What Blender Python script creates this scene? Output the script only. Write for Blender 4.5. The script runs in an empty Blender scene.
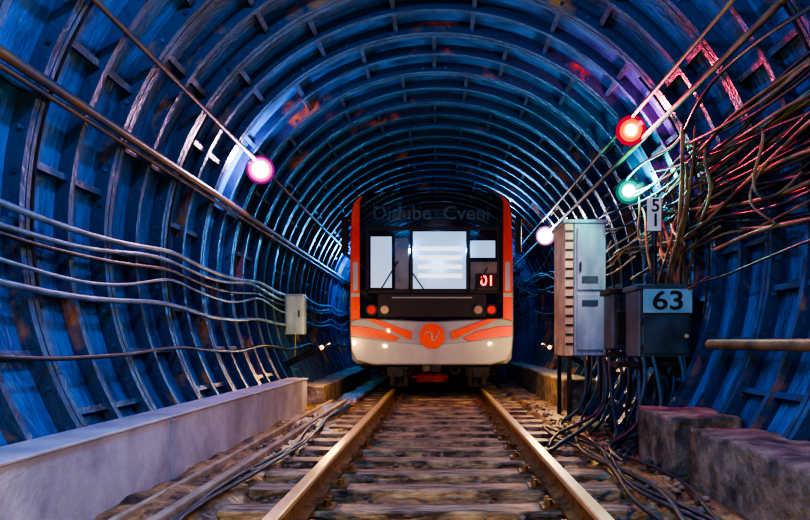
import bpy, bmesh, math, random
from mathutils import Vector, noise, Matrix
random.seed(7)
F=650.0; VX=438.0; VY=342.0; CH=0.83
def P(px,py,d):
    return ((px-VX)*d/F, d, CH+(VY-py)*d/F)
# ---------------------------------------------------------------- materials
def mat(name,c1,c2=None,rough=.6,metal=0,scale=5,stretch=(1,1,1),bump=0,bscale=30,lo=.35,hi=.65,spec=.5,emit=None,es=0,coat=0):
    m=bpy.data.materials.new(name); m.use_nodes=True
    n=m.node_tree.nodes; l=m.node_tree.links; b=n['Principled BSDF']
    b.inputs['Base Color'].default_value=(*c1,1)
    b.inputs['Roughness'].default_value=rough; b.inputs['Metallic'].default_value=metal
    b.inputs['Specular IOR Level'].default_value=spec
    b.inputs['Coat Weight'].default_value=coat
    tc=n.new('ShaderNodeTexCoord'); mp=n.new('ShaderNodeMapping')
    mp.inputs['Scale'].default_value=stretch; l.new(tc.outputs['Object'],mp.inputs[0])
    nz=n.new('ShaderNodeTexNoise'); nz.inputs['Scale'].default_value=scale; nz.inputs['Detail'].default_value=7
    nz.inputs['Roughness'].default_value=.6
    l.new(mp.outputs[0],nz.inputs['Vector'])
    r=n.new('ShaderNodeValToRGB'); r.color_ramp.elements[0].position=lo; r.color_ramp.elements[1].position=hi
    c2=c2 or tuple(x*.7 for x in c1)
    r.color_ramp.elements[0].color=(*c1,1); r.color_ramp.elements[1].color=(*c2,1)
    l.new(nz.outputs['Fac'],r.inputs[0]); l.new(r.outputs[0],b.inputs['Base Color'])
    if bump:
        n2=n.new('ShaderNodeTexNoise'); n2.inputs['Scale'].default_value=bscale; n2.inputs['Detail'].default_value=5
        l.new(mp.outputs[0],n2.inputs['Vector'])
        bp=n.new('ShaderNodeBump'); bp.inputs['Strength'].default_value=bump; bp.inputs['Distance'].default_value=.03
        l.new(n2.outputs['Fac'],bp.inputs['Height']); l.new(bp.outputs[0],b.inputs['Normal'])
    if emit:
        b.inputs['Emission Color'].default_value=(*emit,1); b.inputs['Emission Strength'].default_value=es
    return m
M={}
M['panel']=mat('lining_blue',(.020,.20,.55),(.005,.05,.16),rough=.34,scale=2.6,stretch=(1,2,.7),bump=.4,bscale=12,lo=.38,hi=.66)  # blue panels, going to dark blue by noise
M['rib']=mat('rib_blue',(.018,.11,.27),(.004,.028,.08),rough=.36,scale=4,bump=.3,bscale=25,lo=.38,hi=.62)  # darker blue than the panels
M['rust_glow']=mat('rib_side_rust_glow',(.006,.04,.12),(.55,.22,.02),rough=.5,scale=1.1,bump=.3,bscale=25,lo=.56,hi=.70)  # orange blotches: rust, plus warm light painted onto the rib sides
M['ground']=mat('trackbed_dirt',(.42,.25,.09),(.02,.016,.014),rough=.40,scale=4,bump=1,bscale=18,lo=.38,hi=.60)
M['concrete']=mat('concrete',(.46,.38,.28),(.25,.20,.15),rough=.7,scale=4,bump=.35,bscale=30)
M['conc_rough']=mat('rough_concrete',(.34,.27,.20),(.05,.05,.055),rough=.8,scale=5,bump=1,bscale=16)
M['trough']=mat('painted_trough',(.58,.60,.74),(.32,.33,.44),rough=.42,scale=2.5,bump=.2,bscale=25)
M['wood']=mat('sleeper_timber',(.48,.36,.22),(.06,.042,.034),rough=.36,scale=5,stretch=(1,6,3),bump=.6,bscale=12,lo=.38,hi=.60)
M['railtop']=mat('rail_polished',(1,.82,.46),(.9,.64,.28),rough=.3,metal=.7,scale=8)
M['railside']=mat('rail_rust',(.42,.22,.06),(.09,.045,.025),rough=.45,metal=.3,scale=10,bump=.3)
M['steel']=mat('dark_steel',(.04,.045,.055),(.02,.02,.025),rough=.45,metal=.6,scale=8)
M['cable']=mat('cable_black',(.02,.045,.08),(.01,.018,.03),rough=.4,scale=6)
M['cableL']=mat('cable_light',(.13,.28,.46),(.03,.09,.17),rough=.35,scale=3)
M['cableW']=mat('cable_dusty',(.30,.22,.09),(.04,.04,.04),rough=.5,scale=3)
M['pipe']=mat('pipe_rusty',(.16,.10,.05),(.015,.05,.11),rough=.4,scale=3)
M['pipeG']=mat('pipe_green_paint',(.28,.65,.45),(.12,.30,.22),rough=.35,scale=3)
M['cab']=mat('cabinet_grey_paint',(.30,.44,.56),(.10,.18,.28),rough=.4,scale=3,stretch=(1,1,.4),bump=.15)
M['cabW']=mat('cabinet_cream_paint',(.80,.62,.38),(.36,.26,.18),rough=.5,scale=3)
M['box']=mat('relay_box_paint',(.045,.10,.15),(.015,.035,.06),rough=.38,scale=4)
M['sign']=mat('sign_plate',(.25,.52,.66),(.15,.38,.5),rough=.4,scale=6)
M['signw']=mat('sign_plate_white',(.85,.88,.85),(.7,.75,.74),rough=.4,scale=6)
M['ink']=mat('sign_ink',(.01,.015,.03),rough=.5)
M['silver']=mat('train_silver_paint',(.28,.34,.42),(.23,.28,.35),rough=.28,scale=2,coat=.3)
M['white']=mat('train_grey_white_paint',(.36,.41,.48),(.29,.33,.40),rough=.25,scale=2,coat=.4)
M['orange']=mat('train_orange_paint',(.85,.085,.002),(.72,.06,.002),rough=.3,scale=2,coat=.2,spec=.3)
M['mask']=mat('train_black_glass',(.006,.008,.012),(.004,.006,.01),rough=.04,scale=2,spec=1,coat=1)
M['reflection']=mat('painted_reflection',(.45,.65,.92),(.30,.50,.85),rough=.12,scale=1.2,spec=.8,emit=(.40,.66,1),es=.55)  # glowing pale blue, paints the white reflections in the windscreen
M['reflection_bar']=mat('painted_reflection_bar',(.85,.90,.95),(.8,.85,.92),rough=.35,emit=(.8,.90,1),es=1.1)  # brighter glowing strips of the same painted reflection
M['cabint']=mat('cab_interior',(.16,.11,.05),(.03,.03,.03),rough=.3,scale=3)
M['rubber']=mat('black_rubber',(.015,.015,.017),rough=.6)
M['led']=mat('led_red',(.9,.02,.01),emit=(1,.03,.01),es=6)
M['redlens']=mat('tail_lens_red',(.5,.015,.01),rough=.15,emit=(1,.03,.02),es=.3)
M['wlens']=mat('head_lens',(.4,.33,.28),rough=.15,metal=.3)
M['text']=mat('destination_letters',(.028,.031,.032),rough=.35)
M['redpart']=mat('coupler_red',(.45,.02,.015),(.2,.01,.01),rough=.5)
def emat(name,c,s): return mat(name,(0,0,0),emit=c,es=s,spec=0,rough=1)
# ---------------------------------------------------------------- helpers
COL=bpy.context.scene.collection
def empty(name,loc=(0,0,0)):
    e=bpy.data.objects.new(name,None); e.location=loc; e.empty_display_size=.2; COL.objects.link(e); return e
def fin(name,bm,mats,parent=None,bevel=0,smooth=False):
    bmesh.ops.recalc_face_normals(bm,faces=bm.faces[:])
    me=bpy.data.meshes.new(name); bm.to_mesh(me); bm.free()
    if not isinstance(mats,(list,tuple)): mats=[mats]
    for m in mats: me.materials.append(m)
    if smooth:
        for p in me.polygons: p.use_smooth=True
    o=bpy.data.objects.new(name,me); COL.objects.link(o)
    if parent:
        o.parent=parent; o.matrix_parent_inverse=Matrix.Translation(-Vector(parent.location))
    if bevel:
        b=o.modifiers.new('b','BEVEL'); b.width=bevel; b.segments=2; b.limit_method='ANGLE'
    return o
def addbox(bm,x0,x1,y0,y1,z0,z1,mi=0):
    v=[bm.verts.new(p) for p in ((x0,y0,z0),(x1,y0,z0),(x1,y1,z0),(x0,y1,z0),(x0,y0,z1),(x1,y0,z1),(x1,y1,z1),(x0,y1,z1))]
    for q in ((0,3,2,1),(4,5,6,7),(0,1,5,4),(1,2,6,5),(2,3,7,6),(3,0,4,7)):
        f=bm.faces.new([v[i] for i in q]); f.material_index=mi
def box(name,x0,x1,y0,y1,z0,z1,m,parent=None,bevel=.01):
    bm=bmesh.new(); addbox(bm,min(x0,x1),max(x0,x1),y0,y1,min(z0,z1),max(z0,z1)); return fin(name,bm,m,parent,bevel)
def addcyl(bm,p0,p1,r,n=16,r2=None):
    p0=Vector(p0);p1=Vector(p1);d=p1-p0
    q=d.to_track_quat('Z','Y').to_matrix().to_4x4()
    bmesh.ops.create_cone(bm,cap_ends=True,segments=n,radius1=r,radius2=r if r2 is None else r2,depth=d.length,matrix=Matrix.Translation((p0+p1)/2)@q)
def cyl(name,p0,p1,r,m,parent=None,n=20,r2=None,bevel=0):
    bm=bmesh.new(); addcyl(bm,p0,p1,r,n,r2); o=fin(name,bm,m,parent,bevel)
    return o
def prism(name,pts,y0,y1,m,parent=None,bevel=0):
    bm=bmesh.new()
    a=[bm.verts.new((x,y0,z)) for x,z in pts]; b=[bm.verts.new((x,y1,z)) for x,z in pts]
    n=len(pts); bm.faces.new(a); bm.faces.new(b[::-1])
    for i in range(n): bm.faces.new((a[i],b[i],b[(i+1)%n],a[(i+1)%n]))
    return fin(name,bm,m,parent,bevel)
def curve(name,paths,m,parent=None,res=3):
    cu=bpy.data.curves.new(name,'CURVE'); cu.dimensions='3D'; cu.bevel_depth=1; cu.bevel_resolution=res; cu.use_fill_caps=True
    for pts,r in paths:
        s=cu.splines.new('NURBS'); s.points.add(len(pts)-1)
        for i,p in enumerate(pts): s.points[i].co=(*p,1); s.points[i].radius=r
        s.order_u=min(4,len(pts)); s.use_endpoint_u=True
    cu.materials.append(m)
    o=bpy.data.objects.new(name,cu); COL.objects.link(o)
    dg=bpy.context.evaluated_depsgraph_get(); me=bpy.data.meshes.new_from_object(o.evaluated_get(dg))
    bpy.data.objects.remove(o)
    for p in me.polygons: p.use_smooth=True
    o=bpy.data.objects.new(name,me); COL.objects.link(o)
    if parent: o.parent=parent; o.matrix_parent_inverse=Matrix.Translation(-Vector(parent.location))
    return o
def text(name,s,loc,size,m,parent,sx=1,ext=.004):
    cu=bpy.data.curves.new(name,'FONT'); cu.body=s; cu.size=size; cu.align_x='CENTER'; cu.align_y='CENTER'; cu.extrude=ext; cu.offset=size*.012
    o=bpy.data.objects.new(name,cu); COL.objects.link(o)
    dg=bpy.context.evaluated_depsgraph_get(); me=bpy.data.meshes.new_from_object(o.evaluated_get(dg)); bpy.data.objects.remove(o)
    me.transform(Matrix.Translation(loc)@Matrix.Rotation(math.pi/2,4,'X')@Matrix.Diagonal((sx,1,1,1)))
    me.materials.clear(); me.materials.append(m)
    o=bpy.data.objects.new(name,me); COL.objects.link(o)
    if parent: o.parent=parent; o.matrix_parent_inverse=Matrix.Translation(-Vector(parent.location))
    return o
# ---------------------------------------------------------------- tunnel lining
ZC=1.6; RO=2.65; RI=2.54
Y0=-5; Y1=40
def pt(r,a,y): a=math.radians(a); return (r*math.cos(a),y,ZC+r*math.sin(a))
def lining(name,a0,a1):
    bm=bmesh.new(); st=2.5; n=int(round((a1-a0)/st)); an=[a0+(a1-a0)*i/n for i in range(n+1)]
    def strip(ra,ya,rb,yb,mi):
        A=[bm.verts.new(pt(ra,a,ya)) for a in an]; B=[bm.verts.new(pt(rb,a,yb)) for a in an]
        for i in range(n):
            f=bm.faces.new((A[i],A[i+1],B[i+1],B[i])); f.material_index=mi; f.smooth=False
    for y in range(Y0,Y1):
        strip(RO,y,RO,y+1,0)
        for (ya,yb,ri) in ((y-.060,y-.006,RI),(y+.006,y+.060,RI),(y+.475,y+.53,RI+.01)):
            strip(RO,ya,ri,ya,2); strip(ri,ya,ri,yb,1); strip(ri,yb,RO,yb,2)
        off=9 if y%2 else 0
        k=-80+off
        while k<260:
            if a0<=k<=a1:
                c=k; ri=RI+.035; w=.5
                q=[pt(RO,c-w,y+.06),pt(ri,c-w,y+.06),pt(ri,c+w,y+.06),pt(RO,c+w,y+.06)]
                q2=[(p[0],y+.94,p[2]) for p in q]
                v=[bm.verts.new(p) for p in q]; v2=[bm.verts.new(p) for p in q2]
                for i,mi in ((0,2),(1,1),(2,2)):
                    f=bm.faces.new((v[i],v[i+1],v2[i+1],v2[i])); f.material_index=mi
            k+=18
        if y<16:
            k=a0+2
            while k<a1-1:
                for yy in (y-.076,):
                    q=[pt(RI+.025,k-.3,yy),pt(RI+.025,k+.3,yy),pt(RI+.055,k+.3,yy),pt(RI+.055,k-.3,yy)]
                    v=[bm.verts.new(p) for p in q]; v2=[bm.verts.new((p[0],yy+.02,p[2])) for p in q]
                    bm.faces.new(v).material_index=1
                    for i in range(4): bm.faces.new((v[i],v[(i+1)%4],v2[(i+1)%4],v2[i])).material_index=1
                k+=6
    me=bpy.data.meshes.new(name); bm.to_mesh(me); bm.free()
    for m in (M['panel'],M['rib'],M['rust_glow']): me.materials.append(m)
    o=bpy.data.objects.new(name,me); COL.objects.link(o); return o
lining('wall_right',-41,50); lining('ceiling',50,130); lining('wall_left',130,221)
# ---------------------------------------------------------------- floor
bm=bmesh.new(); nx=84; ny=420; G=[]
for j in range(ny+1):
    t=j/ny; y=Y0+(Y1-Y0)*(t**1.5); row=[]
    for i in range(nx+1):
        x=-2.10+4.2*i/nx
        base=-.235 if abs(x)<1.25 else -.235+min(1,(abs(x)-1.25)/.18)*.09
        h=base+.05*noise.noise(Vector((x*2.1,y*1.6,0)))+.03*noise.noise(Vector((x*7,y*6,3)))+.015*noise.noise(Vector((x*19,y*17,5)))
        row.append(bm.verts.new((x,y,h)))
    G.append(row)
for j in range(ny):
    for i in range(nx): bm.faces.new((G[j][i],G[j][i+1],G[j+1][i+1],G[j+1][i]))
fin('floor',bm,M['ground'],smooth=True)
bm=bmesh.new()
for i in range(1500):
    x=random.choice((-1,1))*random.uniform(.92,1.68) if random.random()<.75 else random.uniform(-.7,.7)
    y=random.uniform(1.5,11); r=random.uniform(.008,.03)
    z=(-.15 if abs(x)>1.4 else -.225)
    bmesh.ops.create_icosphere(bm,subdivisions=1,radius=r,matrix=Matrix.Translation((x,y,z+r*.5))@Matrix.Rotation(random.random()*3,4,'Z')@Matrix.Diagonal((1.4,1,.7,1)))
fin('ballast_gravel',bm,M['conc_rough'])
bm=bmesh.new(); bf=bmesh.new(); y=1.2-.55*8
while y<Y1-1:
    jx=random.uniform(-.03,.03); jy=random.uniform(-.02,.02); jz=random.uniform(-.008,.004)
    addbox(bm,-1.32+jx,1.32+jx,y+jy-.10,y+jy+.10,-.30,-.175+jz)
    for s in (-1,1):
        cx=s*.795
        addbox(bf,cx-.17,cx+.17,y+jy-.08,y+jy+.08,-.18,-.16)
        for e in (-1,1):
            addbox(bf,cx+e*.075-.025,cx+e*.075+.025,y+jy-.06,y+jy+.06,-.16,-.135)
            for yy in (-.04,.04):
                addcyl(bf,(cx+e*.125,y+jy+yy,-.165),(cx+e*.125,y+jy+yy,-.115),.018,6)
    y+=.55
fin('railway_sleepers',bm,M['wood'],bevel=.012)
fin('rail_fastenings',bf,M['railside'])
for s in (-1,1):
    prof=[(-.07,-.16),(.07,-.16),(.07,-.148),(.012,-.13),(.010,-.045),(.037,-.032),(.037,-.008),(.030,0),(-.030,0),(-.037,-.008),(-.037,-.032),(-.010,-.045),(-.012,-.13),(-.07,-.148)]
    bm=bmesh.new(); a=[bm.verts.new((x+s*.795,Y0,z)) for x,z in prof]; b=[bm.verts.new((x+s*.795,Y1,z)) for x,z in prof]
    n=len(prof)
    for i in range(n):
        f=bm.faces.new((a[i],b[i],b[(i+1)%n],a[(i+1)%n])); f.material_index=1 if i in (5,6,7,8,9) else 0
    bm.faces.new(a); bm.faces.new(b)
    fin('rail',bm,[M['railside'],M['railtop']])
# ---------------------------------------------------------------- cable trough left
tr=empty('cable_trough',(-2.05,3,0))
yy=-4.6; i=0
while yy<9.4:
    y2=min(yy+2.32,9.55)
    box('trough_section_%d'%i,-1.915+random.uniform(-.006,.006),-2.2,yy+.006,y2-.006,-.2,.285+random.uniform(-.005,.005),M['trough'],tr,.015)
    box('trough_lid_%d'%i,-1.90,-2.2,yy+.01,y2-.01,.285,.305,M['trough'],tr,.006)
    yy=y2; i+=1
tr2=empty('cable_trough',(-1.95,14,0))
for i,(a,b) in enumerate(((9.9,12.2),(12.25,14.6),(14.65,17))):
    box('trough_section_%d'%i,-1.75,-2.2,a,b,-.2,.16+i*.02,M['conc_rough'],tr2,.02)
d1=empty('floor_drain_channel',(-1.45,4,-.15))
box('kerb_1',-1.52,-1.46,-3,10.5,-.2,-.09,M['concrete'],d1,.012)
box('kerb_2',-1.74,-1.70,-3,10.5,-.2,-.10,M['concrete'],d1,.012)
def rough_block(name,x0,x1,y0,y1,z0,z1,m):
    bm=bmesh.new(); addbox(bm,x0,x1,y0,y1,z0,z1)
    bmesh.ops.subdivide_edges(bm,edges=bm.edges[:],cuts=14,use_grid_fill=True)
    for v in bm.verts:
        n=noise.noise_vector(v.co*4)*.022+noise.noise_vector(v.co*13)*.010
        v.co+=n
    return fin(name,bm,m,smooth=True)
rough_block('concrete_block',1.72,2.22,2.2,4.45,-.25,.24,M['conc_rough'])
rough_block('concrete_block',1.70,2.22,4.72,5.5,-.25,.28,M['conc_rough'])
rough_block('concrete_walkway',1.80,2.25,8.9,17,-.25,.30,M['conc_rough'])
# ---------------------------------------------------------------- metro train
T=11.2; k=F/T
train=empty('metro_train',(-.11,T,0))
def Q(px,py): return ((px-VX)/k, CH+(VY-py)/k)
cx=(431.5-VX)/k
def outline(sc=1,dz=0):
    pts=[]
    half=[(0,.44),(1.30,.44),(1.39,.52),(1.425,.9),(1.425,1.6),(1.415,2.3),(1.385,2.75),(1.33,3.02),(1.24,3.22),(1.10,3.35),(.85,3.43),(.45,3.465),(0,3.475)]
    zc=1.9
    for x,z in half: pts.append((cx+x*sc, zc+(z-zc)*sc+dz))
    for x,z in half[-2:0:-1]: pts.append((cx-x*sc, zc+(z-zc)*sc+dz))
    return pts
bm=bmesh.new(); loops=[]
for sc,y in ((.955,T),(.985,T+.03),(.998,T+.09),(1,T+.2),(1,T+18)):
    loops.append([bm.verts.new((x,y,z)) for x,z in outline(sc)])
for A,B in zip(loops,loops[1:]):
    n=len(A)
    for i in range(n): bm.faces.new((A[i],A[(i+1)%n],B[(i+1)%n],B[i]))
bm.faces.new(loops[0]); bm.faces.new(loops[-1])
fin('car_body',bm,M['silver'],train)
def pp(name,pts,m,d0,d1=0,bevel=.008):
    return prism(name,[Q(*p) for p in pts],T-d0,T-d1,m,train,bevel)
def mir(pts): return [(863-x,y) for x,y in pts][::-1]
L=[(351.5,214),(354,203),(359,197),(362,195.5),(362,322),(351,322),(350.5,250)]
for nm,q in (('pillar_orange_1',L),('pillar_orange_2',mir(L))): pp(nm,q,M['orange'],.02)
L=[(351,293),(361,293),(361,297),(351,297)]
for nm,q in (('pillar_band_1',L),('pillar_band_2',mir(L))): pp(nm,q,M['white'],.026,.01,.002)
L=[(353,262),(358,262),(358,291),(353,291)]
for nm,q in (('pillar_silver_1',L),('pillar_silver_2',mir(L))): pp(nm,q,M['white'],.026,.01,.002)
pp('windscreen_mask',[(360,318),(360,202),(365,195.5),(380,192),(405,190.5),(432,190),(458,190.5),(483,192),(498,195.5),(503,202),(503,318),(440,321),(423,321)],M['mask'],.045,0,.015)
def pane(nm,x0,y0,x1,y1,m=M['reflection'],d=.055): return pp(nm,[(x0,y1),(x0,y0),(x1,y0),(x1,y1)],m,d,.03,.006)
pane('reflection_left',371,237,392,288); pane('reflection_centre',413,232,466,289)  # panes on the black mask carry painted windscreen reflections
pane('reflection_right',470,241,495,258)
pane('cab_interior_left',395,238,409,290,M['cabint']); pane('cab_interior_right',470,262,497,290,M['cabint'])
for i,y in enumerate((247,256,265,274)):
    pane('reflection_strip_%d'%i,418,y,462,y+4.2,M['reflection_bar'],.060)  # ladder-like reflection built as glowing strips on the centre pane
for i,(x0,x1) in enumerate(((366,369),(410,412.5),(466.5,469),(497,499))): pane('window_post_%d'%i,x0,230,x1,293,M['rubber'],.07)
pane('window_rail_upper',364,227,500,230.5,M['rubber'],.07); pane('window_rail_lower',364,290,500,293.5,M['rubber'],.07)
pane('step_panel',378,294,486,317,M['rubber'],.05)
pane('door_handrail',392,297,472,298.5,M['silver'],.07)
for i,(a,b) in enumerate((((380,292),(398,262)),((424,290),(413,274)),((474,292),(487,268)))):
    A=Q(*a);B=Q(*b); cyl('wiper_%d'%i,(A[0],T-.09,A[1]),(B[0],T-.09,B[1]),.012,M['rubber'],train,8)
x,z=Q(431,214); text('destination_text','Didube  Cveni',(x,T-.047,z),.33,M['text'],train,1.05,ext=.002)
pane('route_display',475,274,499,289,M['rubber'],.066)
x,z=Q(487,281.5); text('route_number','01',(x,T-.068,z),.25,M['led'],train)
for i,(px,m) in enumerate(((372,'redlens'),(385,'wlens'),(478,'wlens'),(491,'redlens'))):
    x,z=Q(px,310); cyl('lamp_bezel_%d'%i,(x,T-.075,z),(x,T-.03,z),.10,M['steel'],train,24); cyl('lamp_lens_%d'%i,(x,T-.09,z),(x,T-.07,z),.07,M[m],train,24)
pp('nose_panel',[(351,333),(351,321),(361,318.5),(423,321.5),(440,321.5),(502,318.5),(512,321),(512,333),(510,352),(505,361),(490,365),(373,365),(358,361),(353,352)],M['silver'],.06,0,.02)
L=[(351,326),(366,327),(385,331),(400,338),(394,341),(376,338),(352,336)]
for nm,q in (('chevron_orange_1',L),('chevron_orange_2',mir(L))): pp(nm,q,M['orange'],.090,.05,.004)
L=[(366,318.8),(376,319.2),(412,332),(411,340)]
for nm,q in (('chevron_inner_1',L),('chevron_inner_2',mir(L))): pp(nm,q,M['orange'],.088,.05,.002)
pp('bumper_lip',[(351,336),(380,340),(431,345),(483,340),(512,336),(511,350),(506,360),(490,364),(373,364),(357,360),(352,350)],M['white'],.085,.05,.02)
x,z=Q(432,336); cyl('emblem_disc',(x,T-.115,z),(x,T-.06,z),.215,M['orange'],train,40)
curve('emblem_swoosh',[([(x-.13,T-.118,z+.03),(x-.05,T-.118,z+.10),(x+.03,T-.118,z+.03),(x-.03,T-.118,z-.10),(x+.06,T-.118,z-.08),(x+.13,T-.118,z+.08)],.014)],M['white'],train)
for i,s in enumerate((-1,1)):
    xm=cx+s*1.50
    box('mirror_%d'%i,xm-.06,xm+.06,T+.02,T+.12,2.35,3.0,M['rubber'],train,.04)
    cyl('mirror_arm_%d'%i,(xm,T+.07,2.95),(cx+s*1.36,T+.15,3.0),.02,M['rubber'],train,8)
box('underframe',cx-1.25,cx+1.25,T+.35,T+17,.36,.5,M['steel'],train,.02)
for s in (-1,1):
    n=1 if s<0 else 2
    for j,yw in enumerate((T+1.0,T+3.1)):
        cyl('wheel_%d_%d'%(n,j),(s*.73,yw,.395),(s*.86,yw,.395),.39,M['steel'],train,40,bevel=.01)
        cyl('wheel_flange_%d_%d'%(n,j),(s*.70,yw,.395),(s*.735,yw,.395),.42,M['steel'],train,40)
    box('bogie_side_%d'%n,s*.88,s*1.02,T+.4,T+3.7,.30,.50,M['steel'],train,.03)
    box('axlebox_%d'%n,s*.86,s*1.08,T+.82,T+1.18,.2,.5,M['steel'],train,.03)
    x0=s*.63
    box('guard_iron_%d'%n,x0,x0+s*.10,T+.28,T+.34,.07,.5,M['steel'],train,.01)
    box('guard_iron_foot_%d'%n,x0-s*.03,x0+s*.18,T+.22,T+.36,.03,.11,M['steel'],train,.01)
    box('tripcock_box_%d'%n,s*.48,s*.90,T+.1,T+.42,.20,.44,M['steel'],train,.03)
    cyl('spring_%d'%n,(s*.8,T+.16,.08),(s*.8,T+.16,.30),.07,M['steel'],train,16)
    cyl('spring_cap_%d'%n,(s*.56,T+.12,.06),(s*.56,T+.12,.36),.05,M['steel'],train,16)
box('axle_beam',-.9,.85,T+.2,T+.28,.36,.45,M['steel'],train,.02)
cyl('axle',(-.7,T+1,.395),(.7,T+1,.395),.08,M['steel'],train)
cyl('coupler_shank',(cx,T+.1,.40),(cx,T+1.4,.40),.09,M['steel'],train)
box('coupler_head',cx-.17,cx+.17,T-.05,T+.12,.28,.47,M['steel'],train,.04)
cyl('coupler_cone',(cx-.08,T-.12,.38),(cx-.08,T-.04,.38),.05,M['cabint'],train,16)
box('coupler_lever',cx-.35,cx+.3,T+.15,T+.2,.20,.24,M['redpart'],train,.01)
box('tow_plate',cx-.28,cx+.28,T+.5,T+.6,.10,.28,M['redpart'],train,.01)
for i,s in enumerate((-1,1)):
    curve('brake_hose_%d'%i,[([(cx+s*.3,T+.1,.46),(cx+s*.33,T-.02,.3),(cx+s*.42,T+.0,.17),(cx+s*.5,T+.1,.4)],.018)],M['rubber'],train)
# ---------------------------------------------------------------- wall cables
def ang_of(slx,slz,r):
    A=slx*slx+slz*slz;B=2*slz*(CH-ZC);C=(CH-ZC)**2-r*r
    t=(-B+math.sqrt(B*B-4*A*C))/(2*A); return math.degrees(math.atan2(CH+t*slz-ZC,t*slx))
def run(slx,slz,r,rad,y0,y1,sag=0,per=2.0,jit=0,step=.5,ph=0,drift=0):
    a=ang_of(slx,slz,r); pts=[]; y=y0; s=1 if slx>0 else -1
    while y<=y1+.01:
        w=abs(math.sin(math.pi*(y+ph)/per))
        aa=a-s*(sag*w)+random.uniform(-jit,jit)+drift*math.sin((y+ph*2)*.55)
        pts.append(pt(r,aa,y)); y+=step
    return (pts,rad)
curve('service_pipe',[run(-440,292,2.48,.035,-3,34,step=2)],M['pipe'])
curve('service_pipe',[run(-343,342,2.49,.022,-3,34,step=2)],M['pipe'])
curve('service_pipe',[run(-440,278,2.49,.018,-3,34,step=2)],M['pipe'])
curve('wall_cable_bundle',[run(-438,v,2.48,rr,-3,30,sag=s,per=3.0,jit=j,ph=p,drift=dd) for v,rr,s,j,p,dd in
    ((148,.022,1.8,.15,0,0),(136,.018,2.5,.2,.3,.6),(104,.014,3.5,.3,0,1),(66,.022,2,.2,.2,-.8))],M['cableL'])
curve('wall_cable_bundle',[run(-438,v,2.49,.016,-3,30,sag=2,per=3.0,jit=.2,ph=p) for v,p in ((120,.1),(-5,.2))],M['cable'])
bm=bmesh.new()
for s,aa in ((-1,(148,192)),(1,(-12,42))):
    for y in range(-2,22,2):
        for a in range(aa[0],aa[1],3):
            addcyl(bm,Vector(pt(2.50,a,y)),Vector(pt(2.50,a+3,y)),.012,6)
fin('cable_brackets',bm,M['steel'])
curve('service_pipe',[run(372,247,2.45,.030,-3,6.8,step=1)],M['pipeG'])
curve('service_pipe',[run(232,230,2.47,.026,-3,30,step=2)],M['cableW'])
curve('service_pipe',[run(200,232,2.49,.018,-3,30,step=2)],M['cableW'])
def tangle(n,y0,y1,alo,ahi,seed):
    rnd=random.Random(seed); out=[]
    for i in range(n):
        a=rnd.uniform(alo,ahi); ys=rnd.uniform(y0-1,y0+2.5); ye=rnd.uniform(y1-2.5,y1); y=ys; pts=[]; va=rnd.uniform(-1,1); r=rnd.uniform(2.38,2.49)
        while y<ye:
            va=va*.55+rnd.uniform(-1.9,1.9); a+=va; a+= (alo+ahi)/2*.04-a*.04
            rr=min(2.50,max(2.33,r+rnd.uniform(-.04,.04)))
            pts.append(pt(rr,a,y)); y+=rnd.uniform(.35,.7)
        if len(pts)>4: out.append((pts,rnd.uniform(.009,.018)))
    return out
curve('wall_cable_bundle',tangle(15,1.5,8.5,2,25,1),M['cableW'])
curve('wall_cable_bundle',tangle(18,1.5,9.5,-2,25,2),M['cable'])
curve('wall_cable_bundle',tangle(8,7,26,2,26,3),M['cableW'])
rn=random.Random(5); paths=[]
for i in range(10):
    y=rn.uniform(4.6,7.5); a=rn.uniform(10,22); L=rn.uniform(10,22)
    paths.append(([pt(2.42,a,y),pt(2.36,a-3,y+rn.uniform(-.3,.3)),pt(2.32,a-L*.6,y+rn.uniform(-.5,.5)),pt(2.35,a-L,y+rn.uniform(-.6,.6)),pt(2.42,a-L*.7,y+rn.uniform(-.9,.9))],rn.uniform(.009,.015)))
curve('wall_cable_bundle',paths,M['cableW'])
hp=empty('handrail_pipe',(2.3,4,.8))
cyl('pipe',(2.30,-2,.81),(2.30,5.5,.81),.042,M['cableW'],hp)
for i,y in enumerate((-1,1.5,3.5,5.2)): cyl('bracket_%d'%i,(2.30,y,.81),(2.50,y,.81),.02,M['steel'],hp,8)
jb=empty('junction_box',(-2.3,10.6,1.3))
x,y,z=P(294,314,10.5)
box('case',x-.16,x+.16,y,y+.22,z-.33,z+.33,M['cab'],jb,.02); box('door',x-.13,x+.13,y-.015,y,z-.29,z+.29,M['cab'],jb,.006)
box('wall_bracket',x-.2,x-.1,y+.05,y+.15,z-.1,z+.1,M['steel'],jb,.006)
cyl('handle',(x+.09,y-.03,z-.05),(x+.09,y-.03,z+.05),.01,M['steel'],jb,8)
cyl('conduit',(x,y+.1,z-.33),(x-.02,y+.1,.28),.018,M['cable'],jb,8)
# ---------------------------------------------------------------- tall cabinet
D=8.0
tc=empty('equipment_cabinet',P(590,355,D))
def bx(nm,x0,y0,x1,y1,d,dep,m,par,bev=.01,front=0):
    a=P(x0,y0,d); b=P(x1,y1,d); return box(nm,a[0],b[0],d-front,d+dep,b[2],a[2],m,par,bev)
bx('case',574,222,606,356,D,.75,M['cab'],tc,.015)
bx('side_skin',565,222,573.5,356,D,.75,M['cabW'],tc,.008)
bx('top_cap',563,219,608,223,D-.03,.8,M['cab'],tc,.01)
bx('door',577,228,603,290,D,0.0,M['cab'],tc,.006,front=.02)
bx('door_lower',577,294,603,350,D,0.0,M['cab'],tc,.006,front=.02)
bx('vent',582,276,598,283,D-.02,0.0,M['box'],tc,.002,front=.008)
bx('vent_lower',582,300,598,306,D-.02,0.0,M['box'],tc,.002,front=.008)
a=P(580,262,D); cyl('handle',(a[0],D-.045,a[2]),(a[0],D-.045,a[2]-.12),.01,M['steel'],tc,8)
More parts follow.
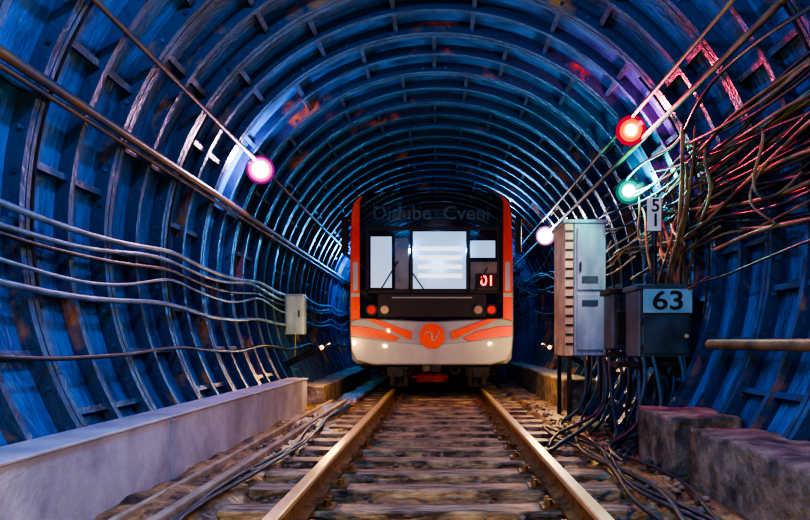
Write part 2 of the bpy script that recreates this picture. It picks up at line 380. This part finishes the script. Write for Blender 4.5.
for i in range(13):
    yy=230+i*9.4; bx('side_rib_%d'%i,565.5,yy,573,yy+2.2,D,.0,M['steel'],tc,.002,front=.012)
for i,(px,dy) in enumerate(((570,0.02),(602,0.02),(570,.68),(602,.68))):
    a=P(px,356,D); box('leg_%d'%i,a[0]-.025,a[0]+.025,D+dy,D+dy+.05,-.2,a[2]+.01,M['steel'],tc,.004)
D2=6.2
rb=empty('relay_box',P(665,350,D2))
bx('case',638,287,692,358,D2,.42,M['box'],rb,.02)
bx('lid',636,284,694,290,D2-.02,.46,M['box'],rb,.012)
bx('door',642,318,688,354,D2,0,M['box'],rb,.008,front=.02)
bx('number_plate',643,289,692,313,D2-.02,0,M['sign'],rb,.004,front=.012)
a=P(667,301.5,D2); text('number_63','63',(a[0],D2-.036,a[2]),.25,M['ink'],rb,1.25)
for i,px in enumerate((646,684)):
    a=P(px,358,D2); box('leg_%d'%i,a[0]-.025,a[0]+.025,D2+.1,D2+.15,-.2,a[2]+.02,M['steel'],rb,.004)
for i,(px,py) in enumerate(((641,322),(641,348))):
    a=P(px,py,D2); cyl('hinge_%d'%i,(a[0],D2-.025,a[2]-.03),(a[0],D2-.025,a[2]+.03),.012,M['steel'],rb,8)
a=P(685,336,D2); cyl('lock',(a[0],D2-.05,a[2]),(a[0],D2-.01,a[2]),.02,M['cabW'],rb,12)
for i,px in enumerate((648,656,664,673,682)):
    a=P(px,358,D2); cyl('gland_%d'%i,(a[0],D2+.2,a[2]+.01),(a[0],D2+.2,a[2]-.07),.025,M['steel'],rb,10)
bx('shelf',618,362,694,367,D2-.02,.3,M['steel'],rb,.004)
D3=6.25
mp_=empty('marker_sign',P(654,286,D3))
a=P(654,204,D3); b=P(654,284.5,D3); cyl('post',(a[0],D3,b[2]),(a[0],D3,a[2]),.026,M['steel'],mp_,12)
bx('plate',647,198,661,231,D3-.03,0,M['signw'],mp_,.004,front=.012)
a=P(654,207,D3); text('digit_5','5',(a[0],D3-.045,a[2]),.17,M['ink'],mp_,1.0)
a=P(654,221.5,D3); text('digit_1','1',(a[0],D3-.045,a[2]),.17,M['ink'],mp_,1.0)
bx('clamp',649,246,659,252,D3-.035,.06,M['steel'],mp_,.004)
D4=6.9
sb=empty('transformer_box',P(622,340,D4))
bx('case',612,292,635,350,D4,.35,M['box'],sb,.02)
bx('cover',609,288,637,294,D4-.02,.4,M['steel'],sb,.01)
bx('inspection_plate',616,312,632,344,D4,0,M['steel'],sb,.006,front=.015)
for i in range(4): bx('fin_%d'%i,614+i*6,297,616+i*6,309,D4,0,M['steel'],sb,.002,front=.03)
for i,px in enumerate((615,633)):
    a=P(px,350,D4); box('leg_%d'%i,a[0]-.02,a[0]+.02,D4+.1,D4+.14,-.2,a[2]+.01,M['steel'],sb,.004)
bx('crossbar',606,352,640,357,D4,.06,M['steel'],sb,.004)
paths=[]
for i in range(24):
    px=random.uniform(574,690); d=random.uniform(5.9,6.6) if px>632 else random.uniform(6.6,7.9)
    a=Vector(P(px,357,d+.15)); gx=a.x-random.uniform(.05,.65); gy=d-random.uniform(-.1,.7); gx=max(gx,1.12)
    paths.append(([tuple(a),(a.x+random.uniform(-.06,.06),d,a.z-.3),(a.x-random.uniform(-.1,.25),d-.05,a.z-.6),(gx+.1,gy,-.08),(gx,gy-.05,-.13),(gx-random.uniform(.0,.25),gy-.4-random.random()*.5,-.125)],random.uniform(.011,.022)))
curve('hanging_cables',paths[:16],M['cable']); curve('hanging_cables',paths[16:],M['box'])
paths=[]
for i in range(10):
    a=Vector(P(random.uniform(664,690),286,D2+.3)); ang=random.uniform(5,28); yy=D2+random.uniform(-.8,1.2)
    b=Vector(pt(2.42,ang,yy)); m1=a+Vector((random.uniform(-.05,.12),0,random.uniform(.15,.4)))
    paths.append(([tuple(a),tuple(m1),tuple((m1+b)/2+Vector((.05,0,-.15))),tuple(b)],random.uniform(.01,.018)))
curve('feeder_cables',paths,M['cableW'])
paths=[]
for i in range(5):
    x0=random.uniform(1.2,1.6); paths.append(([(x0+.12*math.sin(j*1.3+i)+random.uniform(-.04,.04),2.5+j*.6,-.12) for j in range(9)],random.uniform(.012,.02)))
curve('floor_cables',paths,M['cable'])
paths=[]
for i in range(3):
    x0=random.uniform(-1.4,-1.1); paths.append(([(x0+.08*math.sin(j*1.1+i)+random.uniform(-.03,.03),1.0+j*.8,-.13) for j in range(12)],random.uniform(.012,.018)))
curve('floor_cables',paths,M['cable'])
# ---------------------------------------------------------------- lamps and added fill lights
def lamp(pos,col,energy,es=60,rad=.065,name='lamp_or_fill_light',halo=None,core=None,aim=(0,-1,0),off=.16):
    x,y,z=pos; e=empty(name,pos)
    n=Vector((x,0,z-ZC)).normalized()
    w=Vector((0,y,ZC))+n*2.54
    c=Vector(pos); aim=Vector(aim).normalized()
    cyl('lamp_base',tuple(w),tuple(c+n*.03-aim*.04*(1 if halo else 0)),.045,M['steel'],e,20,r2=.05)
    bm=bmesh.new(); bmesh.ops.create_uvsphere(bm,u_segments=20,v_segments=12,radius=rad,matrix=Matrix.Translation(c+aim*(.02 if halo else 0)))
    fin('bulb',bm,emat('bulb_glow',core or col,es),e,smooth=True)
    if halo:
        q=aim.to_track_quat('Z','Y').to_matrix()
        rr=[rad*.8]+[g[0] for g in halo]
        for gi,(ro,gc,gs) in enumerate(halo):
            bm=bmesh.new(); ri=rr[gi]; zz=.012-gi*.014
            A=[];B=[];C=[]
            for t in range(40):
                ct,stt=math.cos(t*math.tau/40),math.sin(t*math.tau/40)
                A.append(bm.verts.new(c+q@Vector((ri*ct,ri*stt,zz)))); B.append(bm.verts.new(c+q@Vector((ro*ct,ro*stt,zz-.008)))); C.append(bm.verts.new(c+q@Vector((ro*ct,ro*stt,zz-.022))))
            for t in range(40):
                u=(t+1)%40; bm.faces.new((A[t],A[u],B[u],B[t])); bm.faces.new((B[t],B[u],C[u],C[t]))
            fin('halo_ring_%d'%gi,bm,emat('halo_glow',gc,gs),e,smooth=True)  # glowing rings shape the lamp's coloured glare around the bulb
        R=halo[-1][0]
        cyl('housing',tuple(c-aim*.03),tuple(c-aim*.13),R*1.02,M['steel'],e,32,r2=R*.5)
    else:
        curve('fill_guard',[([tuple(c+n*.04+Vector((0,s*.085,0))),tuple(c-n*.1+Vector((0,s*.085,0))),tuple(c-n*.13),],.005) for s in (-1,1)],M['steel'],e)  # guard drawn only around the added fill lights
    l=bpy.data.lights.new('lamp_light','POINT'); l.energy=energy; l.color=col; l.shadow_soft_size=.05
    o=bpy.data.objects.new('lamp_light',l); o.location=(c+aim*off) if halo else (c-n*off); COL.objects.link(o); o.parent=e; o.matrix_parent_inverse=Matrix.Translation(-Vector(pos))
lamp((-2.05,7.5,2.82),(1,.38,.72),80,es=150,rad=.085,core=(1,.95,.98),halo=((.11,(1,.30,.62),2.6),(.135,(1,.08,.42),1.5),(.16,(.45,.02,.35),.8)),aim=(.25,-1,-.15))
lamp((1.96,6.6,2.98),(1,.03,.10),170,es=120,rad=.05,core=(1,.92,.6),halo=((.075,(1,.42,.03),2.6),(.11,(1,.12,.01),1.6),(.15,(.8,.0,.05),.9)),aim=(-.25,-1,-.2))
lamp((2.16,7.35,2.54),(.03,1,.70),60,es=120,rad=.055,core=(.8,1,.97),halo=((.08,(.15,1,.75),2.2),(.115,(.0,.6,.42),1.1),(.145,(.0,.25,.25),.7)),aim=(-.25,-1,-.1))
lamp((2.03,12.3,2.84),(1,.8,.85),45,es=150,rad=.12,core=(1,.96,.98),halo=((.15,(1,.55,.75),3),(.18,(.7,.15,.5),1)),aim=(-.25,-1,-.15))
B_=(.10,.42,1)
for (p,c,e) in (((-.9,2.6,3.75),B_,270),((.9,2.6,3.75),B_,85),((0,-1.5,3.8),(.22,.52,1),230),
                ((-2.0,15.5,2.8),B_,240),((1.2,16.5,3.6),B_,280),((-1.0,22,3.6),B_,300),
                ((-1.9,-.6,1.2),(1,.50,.12),130),((1.9,.2,.7),(1,.60,.16),170),((-1.85,1.2,.62),(1,.62,.20),110)):
    lamp(p,c,e,es=10)  # added blue and warm fill lights, not real lamps
for p,e in (((1.75,10.2,.75),75),((-1.75,9.8,.75),65)):
    lamp(p,(1,.52,.14),e,es=6,rad=.03,name='warm_fill')  # low warm fill lights added beside the train for gleam on rails
w=bpy.data.worlds.new('w'); bpy.context.scene.world=w; w.use_nodes=True
w.node_tree.nodes['Background'].inputs[0].default_value=(.03,.12,.35,1); w.node_tree.nodes['Background'].inputs[1].default_value=.3
try: bpy.context.scene.view_settings.look='AgX - High Contrast'
except Exception as ex: print(ex)
cd=bpy.data.cameras.new('camera'); cd.sensor_width=36; cd.lens=F/810*36; cd.shift_x=-(VX-405)/810; cd.shift_y=(VY-260)/810
co=bpy.data.objects.new('camera',cd); co.location=(0,0,CH); co.rotation_euler=(math.pi/2,0,0); COL.objects.link(co); cd.clip_start=.05
bpy.context.scene.camera=co
